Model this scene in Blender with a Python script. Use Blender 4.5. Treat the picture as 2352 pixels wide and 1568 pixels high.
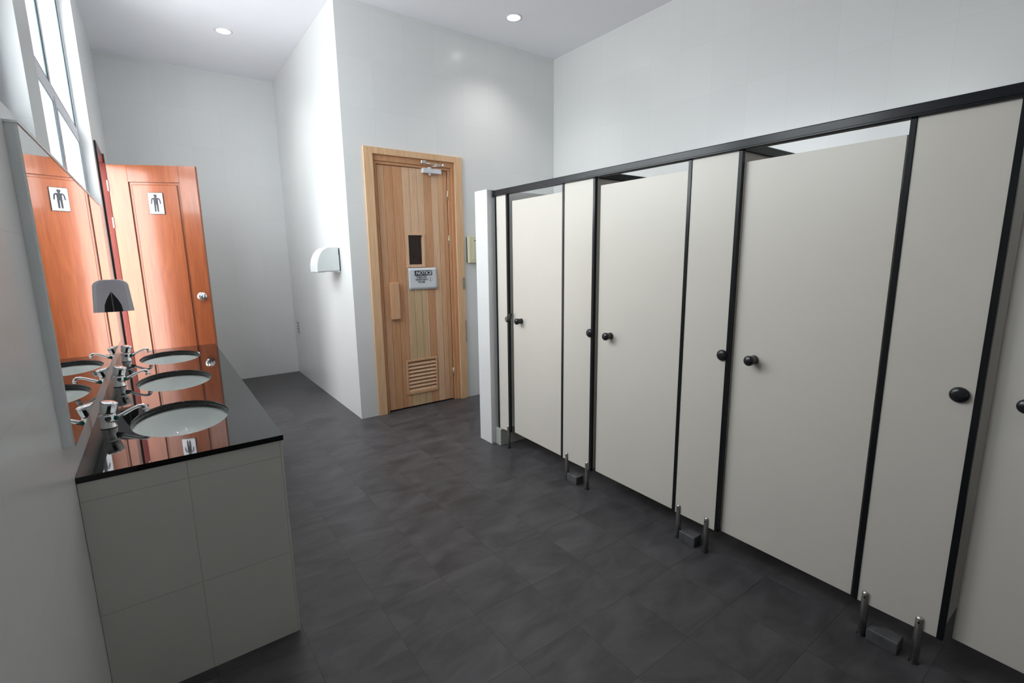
import bpy, bmesh, math, random
from mathutils import Vector, Matrix

scene = bpy.context.scene
for o in list(bpy.data.objects):
    bpy.data.objects.remove(o, do_unlink=True)
C = scene.collection
PI = math.pi
R = math.radians

# ------------------------------------------------------------------ camera
CAM_H = 1.484
yaw, pitch, roll = R(-36.1645), R(-10.0882), R(-0.7185)
fwd = Vector((-math.sin(yaw)*math.cos(pitch), math.cos(yaw)*math.cos(pitch), math.sin(pitch)))
rgt = Vector((math.cos(yaw), math.sin(yaw), 0))
upv = rgt.cross(fwd)
r2 = rgt*math.cos(roll) + upv*math.sin(roll)
u2 = upv*math.cos(roll) - rgt*math.sin(roll)
cam_data = bpy.data.cameras.new('camera')
cam = bpy.data.objects.new('camera', cam_data)
C.objects.link(cam)
cam.matrix_world = Matrix(((r2.x, u2.x, -fwd.x, 0), (r2.y, u2.y, -fwd.y, 0), (r2.z, u2.z, -fwd.z, CAM_H), (0, 0, 0, 1)))
cam_data.sensor_width = 36.0
cam_data.lens = 1105.26/2352*36.0
cam_data.clip_start = 0.02
scene.camera = cam

# ------------------------------------------------------------------ sky
world = bpy.data.worlds.new('world')
scene.world = world
world.use_nodes = True
wn, wl = world.node_tree.nodes, world.node_tree.links
wn.clear()
w_out = wn.new('ShaderNodeOutputWorld')
w_bg = wn.new('ShaderNodeBackground')
w_tc = wn.new('ShaderNodeTexCoord')
w_sep = wn.new('ShaderNodeSeparateXYZ')
w_ramp = wn.new('ShaderNodeValToRGB')
w_ramp.color_ramp.elements[0].position = 0.46
w_ramp.color_ramp.elements[0].color = (0.72, 0.70, 0.69, 1)
w_ramp.color_ramp.elements[1].position = 0.54
w_ramp.color_ramp.elements[1].color = (0.985, 0.99, 1.0, 1)
w_map = wn.new('ShaderNodeMapRange')
w_map.inputs[1].default_value = -1
w_map.inputs[2].default_value = 1
wl.new(w_tc.outputs['Generated'], w_sep.inputs[0])
wl.new(w_sep.outputs['Z'], w_map.inputs[0])
wl.new(w_map.outputs[0], w_ramp.inputs[0])
wl.new(w_ramp.outputs[0], w_bg.inputs[0])
w_bg.inputs[1].default_value = 12.5
wl.new(w_bg.outputs[0], w_out.inputs[0])


def area(name, loc, rot, sx, sy, power, col=(1, 1, 1), portal=False, spread=None):
    l = bpy.data.lights.new(name, 'AREA')
    l.shape = 'RECTANGLE'
    l.size, l.size_y = sx, sy
    l.energy = power
    l.color = col
    if portal:
        l.cycles.is_portal = True
    if spread is not None:
        l.spread = spread
    o = bpy.data.objects.new(name, l)
    C.objects.link(o)
    o.location, o.rotation_euler = loc, rot
    return o

# ------------------------------------------------------------------ main dimensions (metres)
XL, XM = -0.270, -0.243          # tiled left wall, mirror face
YS, XD, YF, XR = 4.31, 1.401, 6.756, 3.763
XP = 2.0785                      # cubicle fronts
H = 3.581
YB = -2.4                        # back of the room, behind the camera
WT = 0.09                        # left wall thickness
W1 = (2.60, 4.90)
W2 = (1.45, 2.31)
WZ = (1.89, 3.36)
DO = (5.09, 5.64, 2.33)          # doorway in the left wall
ZC = 0.832
YC0, YC1, XC = 1.902, 4.40, 0.3175

# daylight comes in through the three openings
SKY = (0.86, 0.95, 1.0)
area('daylight_portal', (XL-WT-0.02, (W1[0]+W1[1])/2, (WZ[0]+WZ[1])/2), (0, -PI/2, 0), WZ[1]-WZ[0], W1[1]-W1[0], 1, portal=True)
area('daylight_portal', (XL-WT-0.02, (W2[0]+W2[1])/2, (WZ[0]+WZ[1])/2), (0, -PI/2, 0), WZ[1]-WZ[0], W2[1]-W2[0], 1, portal=True)
area('daylight_portal', (XL-WT-0.02, (DO[0]+DO[1])/2, DO[2]/2), (0, -PI/2, 0), DO[2], DO[1]-DO[0], 1, portal=True)

vs = scene.view_settings
scene.display_settings.display_device = 'sRGB'
vs.view_transform = 'Standard'
vs.look = 'None'
vs.gamma = 1
vs.use_curve_mapping = False
vs.exposure = 0.14
scene.cycles.max_bounces = 12
scene.cycles.diffuse_bounces = 8
scene.cycles.glossy_bounces = 6
scene.cycles.caustics_reflective = False
scene.cycles.use_denoising = True


# ------------------------------------------------------------------ materials
def new_mat(name):
    m = bpy.data.materials.new(name)
    m.use_nodes = True
    b = m.node_tree.nodes['Principled BSDF']
    return m, m.node_tree.nodes, m.node_tree.links, b


def pmat(name, col, rough=0.5, metal=0.0, spec=0.5, coat=0.0, vary=0.0, vscale=8.0, bump=0.0, bscale=60.0):
    m, n, l, b = new_mat(name)
    b.inputs['Base Color'].default_value = (*col, 1)
    b.inputs['Roughness'].default_value = rough
    b.inputs['Metallic'].default_value = metal
    b.inputs['Specular IOR Level'].default_value = spec
    b.inputs['Coat Weight'].default_value = coat
    b.inputs['Coat Roughness'].default_value = 0.08
    g = n.new('ShaderNodeNewGeometry')
    nz = n.new('ShaderNodeTexNoise')
    nz.inputs['Scale'].default_value = vscale
    nz.inputs['Detail'].default_value = 4
    l.new(g.outputs['Position'], nz.inputs['Vector'])
    if vary > 0:
        r = n.new('ShaderNodeValToRGB')
        r.color_ramp.elements[0].position = 0.3
        r.color_ramp.elements[1].position = 0.7
        r.color_ramp.elements[0].color = (*[c*(1-vary) for c in col], 1)
        r.color_ramp.elements[1].color = (*[min(1, c*(1+vary)) for c in col], 1)
        l.new(nz.outputs['Fac'], r.inputs[0])
        l.new(r.outputs[0], b.inputs['Base Color'])
    if bump > 0:
        nb = n.new('ShaderNodeTexNoise')
        nb.inputs['Scale'].default_value = bscale
        l.new(g.outputs['Position'], nb.inputs['Vector'])
        bp = n.new('ShaderNodeBump')
        bp.inputs['Strength'].default_value = bump
        bp.inputs['Distance'].default_value = 0.002
        l.new(nb.outputs['Fac'], bp.inputs['Height'])
        l.new(bp.outputs[0], b.inputs['Normal'])
    return m


def tile_mat(name, axes, col, grout, w, h, ou, ov, rough, gw=0.0016, mottled=None, bump=0.15, spec=0.5, gmix=1.0):
    """tiles laid on a plane; axes = which world axes give the tile's u and v"""
    m, n, l, b = new_mat(name)
    g = n.new('ShaderNodeNewGeometry')
    s = n.new('ShaderNodeSeparateXYZ')
    l.new(g.outputs['Position'], s.inputs[0])

    def math_(op, a, bb=None):
        x = n.new('ShaderNodeMath')
        x.operation = op
        for i, v in enumerate((a, bb)):
            if v is None:
                continue
            if isinstance(v, (int, float)):
                x.inputs[i].default_value = v
            else:
                l.new(v, x.inputs[i])
        return x.outputs[0]
    ds = []
    cells = []
    for ax, size, off in ((axes[0], w, ou), (axes[1], h, ov)):
        q = math_('DIVIDE', math_('SUBTRACT', s.outputs[ax], off), size)
        cells.append(math_('FLOOR', q))
        fr = math_('FRACT', q)
        d = math_('MULTIPLY', math_('MINIMUM', fr, math_('SUBTRACT', 1.0, fr)), size)
        ds.append(d)
    dmin = math_('MINIMUM', ds[0], ds[1])
    mask = n.new('ShaderNodeMapRange')
    mask.inputs[1].default_value = gw*0.5
    mask.inputs[2].default_value = gw*1.5
    mask.inputs[3].default_value = 1
    mask.inputs[4].default_value = 0
    l.new(dmin, mask.inputs[0])
    mk = math_('MULTIPLY', mask.outputs[0], gmix)
    cv = n.new('ShaderNodeCombineXYZ')
    l.new(cells[0], cv.inputs[0])
    l.new(cells[1], cv.inputs[1])
    wnz = n.new('ShaderNodeTexWhiteNoise')
    l.new(cv.outputs[0], wnz.inputs['Vector'])
    base = n.new('ShaderNodeMix')
    base.data_type = 'RGBA'
    base.inputs[6].default_value = (*[c*0.985 for c in col], 1)
    base.inputs[7].default_value = (*[min(1, c*1.012) for c in col], 1)
    l.new(wnz.outputs['Value'], base.inputs[0])
    src = base.outputs[2]
    if mottled:
        (c1, c2, sc, st) = mottled
        mp = n.new('ShaderNodeMapping')
        mp.inputs['Scale'].default_value = st
        l.new(g.outputs['Position'], mp.inputs[0])
        # every tile shows a different piece of the slate
        sh = n.new('ShaderNodeVectorMath')
        sh.operation = 'MULTIPLY_ADD'
        sh.inputs[1].default_value = (7.3, 5.1, 3.7)
        l.new(wnz.outputs['Color'], sh.inputs[0])
        l.new(mp.outputs[0], sh.inputs[2])
        nz = n.new('ShaderNodeTexNoise')
        nz.inputs['Scale'].default_value = sc
        nz.inputs['Detail'].default_value = 7
        nz.inputs['Roughness'].default_value = 0.62
        nz.inputs['Distortion'].default_value = 0.8
        l.new(sh.outputs[0], nz.inputs['Vector'])
        rp = n.new('ShaderNodeValToRGB')
        rp.color_ramp.elements[0].position = 0.32
        rp.color_ramp.elements[0].color = (*c1, 1)
        rp.color_ramp.elements[1].position = 0.68
        rp.color_ramp.elements[1].color = (*c2, 1)
        l.new(nz.outputs['Fac'], rp.inputs[0])
        src = rp.outputs[0]
        rr = n.new('ShaderNodeMapRange')
        rr.inputs[3].default_value = rough - 0.08
        rr.inputs[4].default_value = rough + 0.12
        l.new(nz.outputs['Fac'], rr.inputs[0])
        l.new(rr.outputs[0], b.inputs['Roughness'])
    else:
        b.inputs['Roughness'].default_value = rough
    mix = n.new('ShaderNodeMix')
    mix.data_type = 'RGBA'
    l.new(mk, mix.inputs[0])
    l.new(src, mix.inputs[6])
    mix.inputs[7].default_value = (*grout, 1)
    l.new(mix.outputs[2], b.inputs['Base Color'])
    bp = n.new('ShaderNodeBump')
    bp.inputs['Strength'].default_value = bump
    bp.inputs['Distance'].default_value = 0.001
    if mottled:
        hh = math_('SUBTRACT', math_('MULTIPLY', nz.outputs['Fac'], 0.9), mask.outputs[0])
    else:
        hh = math_('SUBTRACT', 1.0, mask.outputs[0])
    l.new(hh, bp.inputs['Height'])
    l.new(bp.outputs[0], b.inputs['Normal'])
    b.inputs['Specular IOR Level'].default_value = spec
    return m


def wood_mat(name, c1, c2, rough=0.4, scale=(14, 14, 0.9), coat=0.0, spec=0.5, ring=5.0):
    m, n, l, b = new_mat(name)
    tc = n.new('ShaderNodeTexCoord')
    mp = n.new('ShaderNodeMapping')
    mp.inputs['Scale'].default_value = scale
    l.new(tc.outputs['Object'], mp.inputs[0])
    nz = n.new('ShaderNodeTexNoise')
    nz.inputs['Scale'].default_value = ring
    nz.inputs['Detail'].default_value = 6
    nz.inputs['Distortion'].default_value = 1.2
    l.new(mp.outputs[0], nz.inputs['Vector'])
    rp = n.new('ShaderNodeValToRGB')
    rp.color_ramp.elements[0].position = 0.3
    rp.color_ramp.elements[0].color = (*c1, 1)
    rp.color_ramp.elements[1].position = 0.72
    rp.color_ramp.elements[1].color = (*c2, 1)
    l.new(nz.outputs['Fac'], rp.inputs[0])
    l.new(rp.outputs[0], b.inputs['Base Color'])
    b.inputs['Roughness'].default_value = rough
    b.inputs['Coat Weight'].default_value = coat
    b.inputs['Coat Roughness'].default_value = 0.12
    b.inputs['Specular IOR Level'].default_value = spec
    bp = n.new('ShaderNodeBump')
    bp.inputs['Strength'].default_value = 0.06
    bp.inputs['Distance'].default_value = 0.001
    l.new(nz.outputs['Fac'], bp.inputs['Height'])
    l.new(bp.outputs[0], b.inputs['Normal'])
    return m


WALLC = (0.728, 0.740, 0.736)
GRT = (0.56, 0.57, 0.56)
M = {}
M['wall_x'] = tile_mat('white_wall_tile_side', ('Y', 'Z'), WALLC, GRT, 0.3, 0.397, 0.0, -0.033, 0.24, gw=0.0009, gmix=0.45, bump=0.07)
M['wall_y'] = tile_mat('white_wall_tile_end', ('X', 'Z'), WALLC, GRT, 0.3, 0.397, 0.195, -0.033, 0.24, gw=0.0009, gmix=0.45, bump=0.07)
M['base_y'] = tile_mat('vanity_tile_end', ('X', 'Z'), (0.66, 0.66, 0.61), (0.46, 0.46, 0.42), 0.292, 0.397, 0.012, -0.046, 0.3, gw=0.0015, gmix=0.8)
M['base_x'] = tile_mat('vanity_tile_side', ('Y', 'Z'), (0.66, 0.66, 0.61), (0.46, 0.46, 0.42), 0.3, 0.397, 1.902, -0.046, 0.3, gw=0.0015, gmix=0.8)
M['floor'] = tile_mat('slate_floor_tile', ('X', 'Y'), (0.05, 0.05, 0.053), (0.016, 0.015, 0.017), 0.301, 0.304, 0.019, 0.33, 0.41,
                      gw=0.0013, mottled=((0.038, 0.037, 0.040), (0.088, 0.084, 0.090), 3.6, (1.0, 2.1, 1.0)), bump=0.32, spec=0.45, gmix=0.55)
M['ceil'] = pmat('painted_ceiling', (0.86, 0.86, 0.90), 0.8, spec=0.2, vary=0.01, vscale=3)
M['cream'] = pmat('cream_laminate', (0.645, 0.608, 0.548), 0.34, spec=0.4, vary=0.015, vscale=3, bump=0.03, bscale=300)
M['black'] = pmat('black_powder_coat', (0.008, 0.010, 0.012), 0.22, spec=0.3, vary=0.1)
M['blackp'] = pmat('black_plastic', (0.012, 0.013, 0.015), 0.22, spec=0.5, vary=0.05)
M['granite'] = pmat('black_granite', (0.008, 0.008, 0.008), 0.03, spec=0.42, vary=0.35, vscale=160)
M['ceramic'] = pmat('white_ceramic', (0.86, 0.90, 0.875), 0.06, spec=0.5, coat=0.3, vary=0.01)
M['chrome'] = pmat('chrome', (0.86, 0.87, 0.88), 0.12, metal=1.0, vary=0.02)
M['steel'] = pmat('brushed_steel', (0.50, 0.48, 0.45), 0.36, metal=1.0, vary=0.08, bump=0.1, bscale=200)
M['brass'] = pmat('nickel_hinge', (0.62, 0.55, 0.42), 0.35, metal=0.8, vary=0.05)
M['whitehinge'] = pmat('pale_hinge_plate', (0.80, 0.79, 0.80), 0.4, metal=0.1, vary=0.03)
M['mirror'] = pmat('mirror_silver', (0.90, 0.92, 0.92), 0.0, metal=1.0)
M['board'] = pmat('mirror_backing_edge', (0.88, 0.92, 0.94), 0.35, vary=0.02)
M['alu'] = pmat('white_aluminium', (0.70, 0.70, 0.75), 0.35, vary=0.02)
M['gasket'] = pmat('dark_gasket', (0.02, 0.06, 0.07), 0.5, vary=0.05)
M['door'] = wood_mat('orange_veneer', (0.235, 0.047, 0.008), (0.335, 0.086, 0.018), 0.36, (7, 7, 0.5), coat=0.4)
M['doorgroove'] = wood_mat('dark_veneer_groove', (0.12, 0.03, 0.008), (0.17, 0.045, 0.012), 0.4, (7, 7, 0.5))
M['redframe'] = wood_mat('dark_red_frame', (0.13, 0.018, 0.014), (0.20, 0.035, 0.022), 0.4, (9, 9, 0.7), coat=0.2)
M['pine_a'] = wood_mat('pine_light', (0.62, 0.385, 0.235), (0.74, 0.50, 0.325), 0.5, (12, 12, 0.6))
M['pine_b'] = wood_mat('pine_orange', (0.52, 0.25, 0.12), (0.63, 0.345, 0.185), 0.5, (12, 12, 0.6))
M['pine_c'] = wood_mat('pine_warm', (0.57, 0.315, 0.17), (0.68, 0.41, 0.24), 0.5, (12, 12, 0.6))
M['pine_d'] = wood_mat('pine_grey', (0.53, 0.37, 0.21), (0.64, 0.46, 0.27), 0.5, (12, 12, 0.6))
M['pine_f'] = wood_mat('pine_frame', (0.62, 0.37, 0.20), (0.76, 0.51, 0.31), 0.5, (12, 12, 0.6), ring=4)
M['pine_dark'] = wood_mat('pine_groove', (0.16, 0.08, 0.035), (0.20, 0.10, 0.045), 0.7)
M['darkglass'] = pmat('dark_glass', (0.022, 0.012, 0.008), 0.12, spec=0.5, vary=0.1)
M['plastic'] = pmat('white_plastic', (0.66, 0.69, 0.69), 0.3, vary=0.01)
M['plastic2'] = pmat('lavender_grey_plastic', (0.84, 0.81, 0.90), 0.35, metal=0.0, vary=0.01)
M['plastic3'] = pmat('pale_blue_grey_plastic', (0.88, 0.89, 0.93), 0.3, metal=0.0, vary=0.01)
M['yellowed'] = pmat('yellowed_plastic', (0.66, 0.64, 0.45), 0.4, vary=0.03)
M['paper'] = pmat('white_paper', (0.66, 0.69, 0.73), 0.6, vary=0.01)
M['signwhite'] = pmat('glossy_white_sign', (0.88, 0.87, 0.90), 0.25, vary=0.01)
M['ink'] = pmat('black_ink', (0.014, 0.016, 0.025), 0.5)
M['greyink'] = pmat('grey_ink', (0.30, 0.32, 0.35), 0.6)
M['teal'] = pmat('green_mark', (0.02, 0.22, 0.17), 0.4)
M['baffle'] = pmat('pale_baffle', (0.62, 0.60, 0.60), 0.8, vary=0.03)  # finish of the added, unseen wall and canopy beyond the doorway
M['plinth'] = pmat('cement_plinth', (0.085, 0.085, 0.088), 0.6, vary=0.25, vscale=25, bump=0.3, bscale=80)
M['ptile'] = pmat('grimy_tile', (0.42, 0.43, 0.40), 0.4, vary=0.12, vscale=9)
M['grimy'] = pmat('grey_glue_mark', (0.28, 0.25, 0.20), 0.7, vary=0.15, vscale=30)
M['ventgrey'] = pmat('grey_vent_slot', (0.30, 0.29, 0.32), 0.5)


def emis_mat(name, col, st):
    m, n, l, b = new_mat(name)
    b.inputs['Base Color'].default_value = (*col, 1)
    b.inputs['Emission Color'].default_value = (*col, 1)
    b.inputs['Emission Strength'].default_value = st
    return m


M['lamp'] = emis_mat('lamp_diffuser', (1.0, 0.98, 0.95), 14)


def glass_mat():
    m, n, l, b = new_mat('window_glass')
    n.remove(b)
    o = n['Material Output']
    tr = n.new('ShaderNodeBsdfTransparent')
    tr.inputs[0].default_value = (0.90, 0.93, 0.94, 1)
    gl = n.new('ShaderNodeBsdfGlossy')
    gl.inputs['Roughness'].default_value = 0.02
    lw = n.new('ShaderNodeLayerWeight')
    lw.inputs[0].default_value = 0.5
    p5 = n.new('ShaderNodeMath')
    p5.operation = 'POWER'
    p5.inputs[1].default_value = 5.0
    l.new(lw.outputs['Facing'], p5.inputs[0])
    fr = n.new('ShaderNodeMath')
    fr.operation = 'MULTIPLY_ADD'
    fr.inputs[1].default_value = 0.4
    fr.inputs[2].default_value = 0.04
    l.new(p5.outputs[0], fr.inputs[0])
    mx = n.new('ShaderNodeMixShader')
    l.new(fr.outputs[0], mx.inputs[0])
    l.new(tr.outputs[0], mx.inputs[1])
    l.new(gl.outputs[0], mx.inputs[2])
    l.new(mx.outputs[0], o.inputs[0])
    return m


M['glass'] = glass_mat()


# ------------------------------------------------------------------ mesh helpers
def new_bm():
    return bmesh.new()


def box(bm, a, b, bev=0.0, mi=0, seg=1):
    """axis-aligned box from corner a to corner b"""
    lo = [min(a[i], b[i]) for i in range(3)]
    hi = [max(a[i], b[i]) for i in range(3)]
    r = bmesh.ops.create_cube(bm, size=1.0)
    vs_ = r['verts']
    for v in vs_:
        v.co = Vector([(lo[i]+hi[i])/2 + v.co[i]*(hi[i]-lo[i]) for i in range(3)])
    fs = set(f for v in vs_ for f in v.link_faces)
    for f in fs:
        f.material_index = mi
    if bev > 0:
        es = list(set(e for v in vs_ for e in v.link_edges))
        rr = bmesh.ops.bevel(bm, geom=es, offset=bev, segments=seg, profile=0.6, affect='EDGES')
        for f in rr['faces']:
            f.material_index = mi
    return fs


def lathe(bm, prof, seg=24, origin=(0, 0, 0), axis='Z', mi=0, cap=True, smooth=True):
    """revolve (radius, height) pairs about an axis through origin"""
    ax = {'X': (Vector((0, 1, 0)), Vector((0, 0, 1)), Vector((1, 0, 0))),
          'Y': (Vector((0, 0, 1)), Vector((1, 0, 0)), Vector((0, 1, 0))),
          'Z': (Vector((1, 0, 0)), Vector((0, 1, 0)), Vector((0, 0, 1)))}[axis]
    o = Vector(origin)
    rings = []
    for (r_, h_) in prof:
        if r_ < 1e-6:
            rings.append([bm.verts.new(o + ax[2]*h_)])
        else:
            rings.append([bm.verts.new(o + ax[0]*r_*math.cos(2*PI*k/seg) + ax[1]*r_*math.sin(2*PI*k/seg) + ax[2]*h_) for k in range(seg)])
    for i in range(len(rings)-1):
        A, B = rings[i], rings[i+1]
        for k in range(seg):
            k2 = (k+1) % seg
            if len(A) == 1 and len(B) == 1:
                continue
            if len(A) == 1:
                f = bm.faces.new((A[0], B[k2], B[k]))
            elif len(B) == 1:
                f = bm.faces.new((A[k], A[k2], B[0]))
            else:
                f = bm.faces.new((A[k], A[k2], B[k2], B[k]))
            f.material_index = mi
            f.smooth = smooth
    if cap:
        for rg in (rings[0], rings[-1]):
            if len(rg) > 2:
                f = bm.faces.new(rg)
                f.material_index = mi


def tube(bm, pts, radii, seg=12, mi=0, squash=1.0):
    """round tube through points with a radius at each"""
    pts = [Vector(p) for p in pts]
    rings = []
    prev = None
    for i, p in enumerate(pts):
        t = (pts[min(i+1, len(pts)-1)] - pts[max(i-1, 0)]).normalized()
        if prev is None:
            ref = Vector((0, 0, 1)) if abs(t.z) < 0.9 else Vector((1, 0, 0))
            a = t.cross(ref).normalized()
        else:
            a = (prev - t*prev.dot(t)).normalized()
        prev = a
        b = t.cross(a)
        r_ = radii[i] if isinstance(radii, (list, tuple)) else radii
        rings.append([bm.verts.new(p + a*r_*math.cos(2*PI*k/seg) + b*r_*squash*math.sin(2*PI*k/seg)) for k in range(seg)])
    for A, B in zip(rings, rings[1:]):
        for k in range(seg):
            f = bm.faces.new((A[k], A[(k+1) % seg], B[(k+1) % seg], B[k]))
            f.smooth = True
            f.material_index = mi
    for rg in (rings[0], rings[-1]):
        f = bm.faces.new(rg)
        f.material_index = mi


def prism(bm, pts2, axis, a, b, mi=0, smooth=False):
    """extrude an outline (list of 2D points) along an axis from a to b"""
    def mk(p, t):
        if axis == 'X':
            return Vector((t, p[0], p[1]))
        if axis == 'Y':
            return Vector((p[0], t, p[1]))
        return Vector((p[0], p[1], t))
    A = [bm.verts.new(mk(p, a)) for p in pts2]
    B = [bm.verts.new(mk(p, b)) for p in pts2]
    k = len(pts2)
    f1 = bm.faces.new(A)
    f2 = bm.faces.new(list(reversed(B)))
    f1.material_index = f2.material_index = mi
    for i in range(k):
        f = bm.faces.new((A[i], B[i], B[(i+1) % k], A[(i+1) % k]))
        f.material_index = mi
        f.smooth = smooth


def obj(name, bm, mats, parent=None, origin=None, label=None):
    """link a bmesh as one mesh object; origin = world point its local zero sits at"""
    bmesh.ops.recalc_face_normals(bm, faces=bm.faces[:])
    me = bpy.data.meshes.new(name)
    bm.to_mesh(me)
    bm.free()
    for m in (mats if isinstance(mats, (list, tuple)) else [mats]):
        me.materials.append(m)
    o = bpy.data.objects.new(name, me)
    C.objects.link(o)
    if parent is not None:
        o.parent = parent
    if origin is not None:
        o.location = origin
    if label:
        o['label'] = label
    return o


def recentre(o, org):
    """move the mesh so that the object's own origin is at the point org (keeps it where it is)"""
    org = Vector(org)
    o.data.transform(Matrix.Translation(-org))
    o.location = Vector(o.location) + org
    return o


def thing(name, label, cat, loc=(0, 0, 0), rz=0.0, group=None):
    o = bpy.data.objects.new(name, None)
    C.objects.link(o)
    o.empty_display_size = 0.05
    o.location = loc
    o.rotation_euler = (0, 0, rz)
    return tag(o, label, cat, group)


def tag(o, label, cat, group=None):
    o['label'] = label
    o['category'] = cat
    if group:
        o['group'] = group
    return o


def struct(o, label, cat):
    o['kind'] = 'structure'
    o['label'] = label
    o['category'] = cat
    return o


def sempty(name, loc, label, cat, rz=0.0):
    o = bpy.data.objects.new(name, None)
    C.objects.link(o)
    o.location = loc
    o.rotation_euler = (0, 0, rz)
    return struct(o, label, cat)


def copy_tree(o, parent=None):
    c = o.copy()
    C.objects.link(c)
    if parent is not None:
        c.parent = parent
    for ch in list(o.children):
        copy_tree(ch, c)
    return c


def text_mesh(name, body, size, parent, mat, loc, rot, shear=0.0, bold=0.0, align='CENTER', sx=1.0, space=1.0):
    cu = bpy.data.curves.new(name, 'FONT')
    cu.body = body
    cu.size = size
    cu.align_x = align
    cu.align_y = 'CENTER'
    cu.extrude = 0.0003
    cu.offset = bold
    cu.shear = shear
    cu.space_line = space
    tmp = bpy.data.objects.new(name, cu)
    C.objects.link(tmp)
    dg = bpy.context.evaluated_depsgraph_get()
    me = bpy.data.meshes.new_from_object(tmp.evaluated_get(dg))
    bpy.data.objects.remove(tmp, do_unlink=True)
    me.materials.clear()
    me.materials.append(mat)
    o = bpy.data.objects.new(name, me)
    C.objects.link(o)
    o.parent = parent
    o.location, o.rotation_euler = loc, rot
    o.scale = (sx, 1, 1)
    return o


# ------------------------------------------------------------------ room shell
T = 0.12
bm = new_bm()
box(bm, (XL-0.6, YB-T, -0.06), (XR+T, YF+T, 0))
struct(obj('floor', bm, M['floor']), 'dark grey slate-look tiled floor', 'floor')
bm = new_bm()
box(bm, (XL-WT, YB-T, H), (XR+T, YF+T, H+0.08))
struct(obj('ceiling', bm, M['ceil']), 'flat pale grey painted ceiling with recessed lights', 'ceiling')

bm = new_bm()   # left wall with two windows and a doorway
x0, x1 = XL-WT, XL
ys = sorted([YB, W2[0], W2[1], W1[0], W1[1], DO[0], DO[1], YF])
def strip(ya, yb, za, zb):
    box(bm, (x0, ya, za), (x1, yb, zb))
strip(YB, W2[0], 0, H)
strip(W2[0], W2[1], 0, WZ[0])
strip(W2[0], W2[1], WZ[1], H)
strip(W2[1], W1[0], 0, H)
strip(W1[0], W1[1], 0, WZ[0])
strip(W1[0], W1[1], WZ[1], H)
strip(W1[1], DO[0], 0, H)
strip(DO[0], DO[1], DO[2], H)
strip(DO[1], YF, 0, H)
struct(obj('wall_left', bm, M['wall_x']), 'white tiled left wall with high windows above the mirror', 'wall')

bm = new_bm()
box(bm, (XR, YB, 0), (XR+T, YS+0.3, H))
struct(obj('wall_right', bm, M['wall_x']), 'white tiled wall rising behind the toilet cubicles', 'wall')
bm = new_bm()
box(bm, (XL-WT, YF, 0), (XD, YF+T, H))
struct(obj('wall_far', bm, M['wall_y']), 'white tiled far wall behind the orange door', 'wall')
bm = new_bm()
box(bm, (XL-WT, YB-T, 0), (XR+T, YB, H))
struct(obj('wall_back', bm, M['wall_y']), 'white tiled wall behind the viewer', 'wall')
# dryer wall (faces left) with a hairline corner, and the sauna wall (faces us) with its doorway
SX0, SX1, SZ = 1.640, 2.475, 2.388
bm = new_bm()
box(bm, (XD, YS, 0), (XD+T, YF+T, H))
struct(obj('wall_side', bm, M['wall_x']), 'white tiled side wall carrying the hand dryer', 'wall')
bm = new_bm()
box(bm, (XD+0.0005, YS-0.0008, 0), (SX0, YS+T, H))
box(bm, (SX1, YS-0.0008, 0), (XR, YS+T, H))
box(bm, (SX0, YS-0.0008, SZ), (SX1, YS+T, H))
box(bm, (SX0-0.02, YS+T, 0), (SX1+0.02, YS+T+0.03, SZ+0.02))
struct(obj('wall_sauna', bm, M['wall_y']), 'white tiled wall around the pine sauna door', 'wall')
# low partition stub at the end of the cubicles
bm = new_bm()
box(bm, (2.02, 3.055, 0), (XR, 3.222, 1.966), bev=0.003)
struct(obj('wall_partition', bm, M['wall_x']), 'low white tiled partition wall closing the row of cubicles', 'wall')


bm = new_bm()  # unseen wall and canopy, added to cut the daylight through the doorway
box(bm, (XL-WT-1.9, 4.3, -0.06), (XL-0.6, 7.4, 0))
box(bm, (XL-WT-1.9, 4.3, 0), (XL-WT-1.8, 7.4, 1.9))
box(bm, (XL-WT-1.15, 4.98, 2.60), (XL-WT, 7.4, 2.75))
struct(obj('wall_light_baffle', bm, M['baffle']), 'added unseen walkway wall and canopy outside the entrance door', 'wall')

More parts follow.
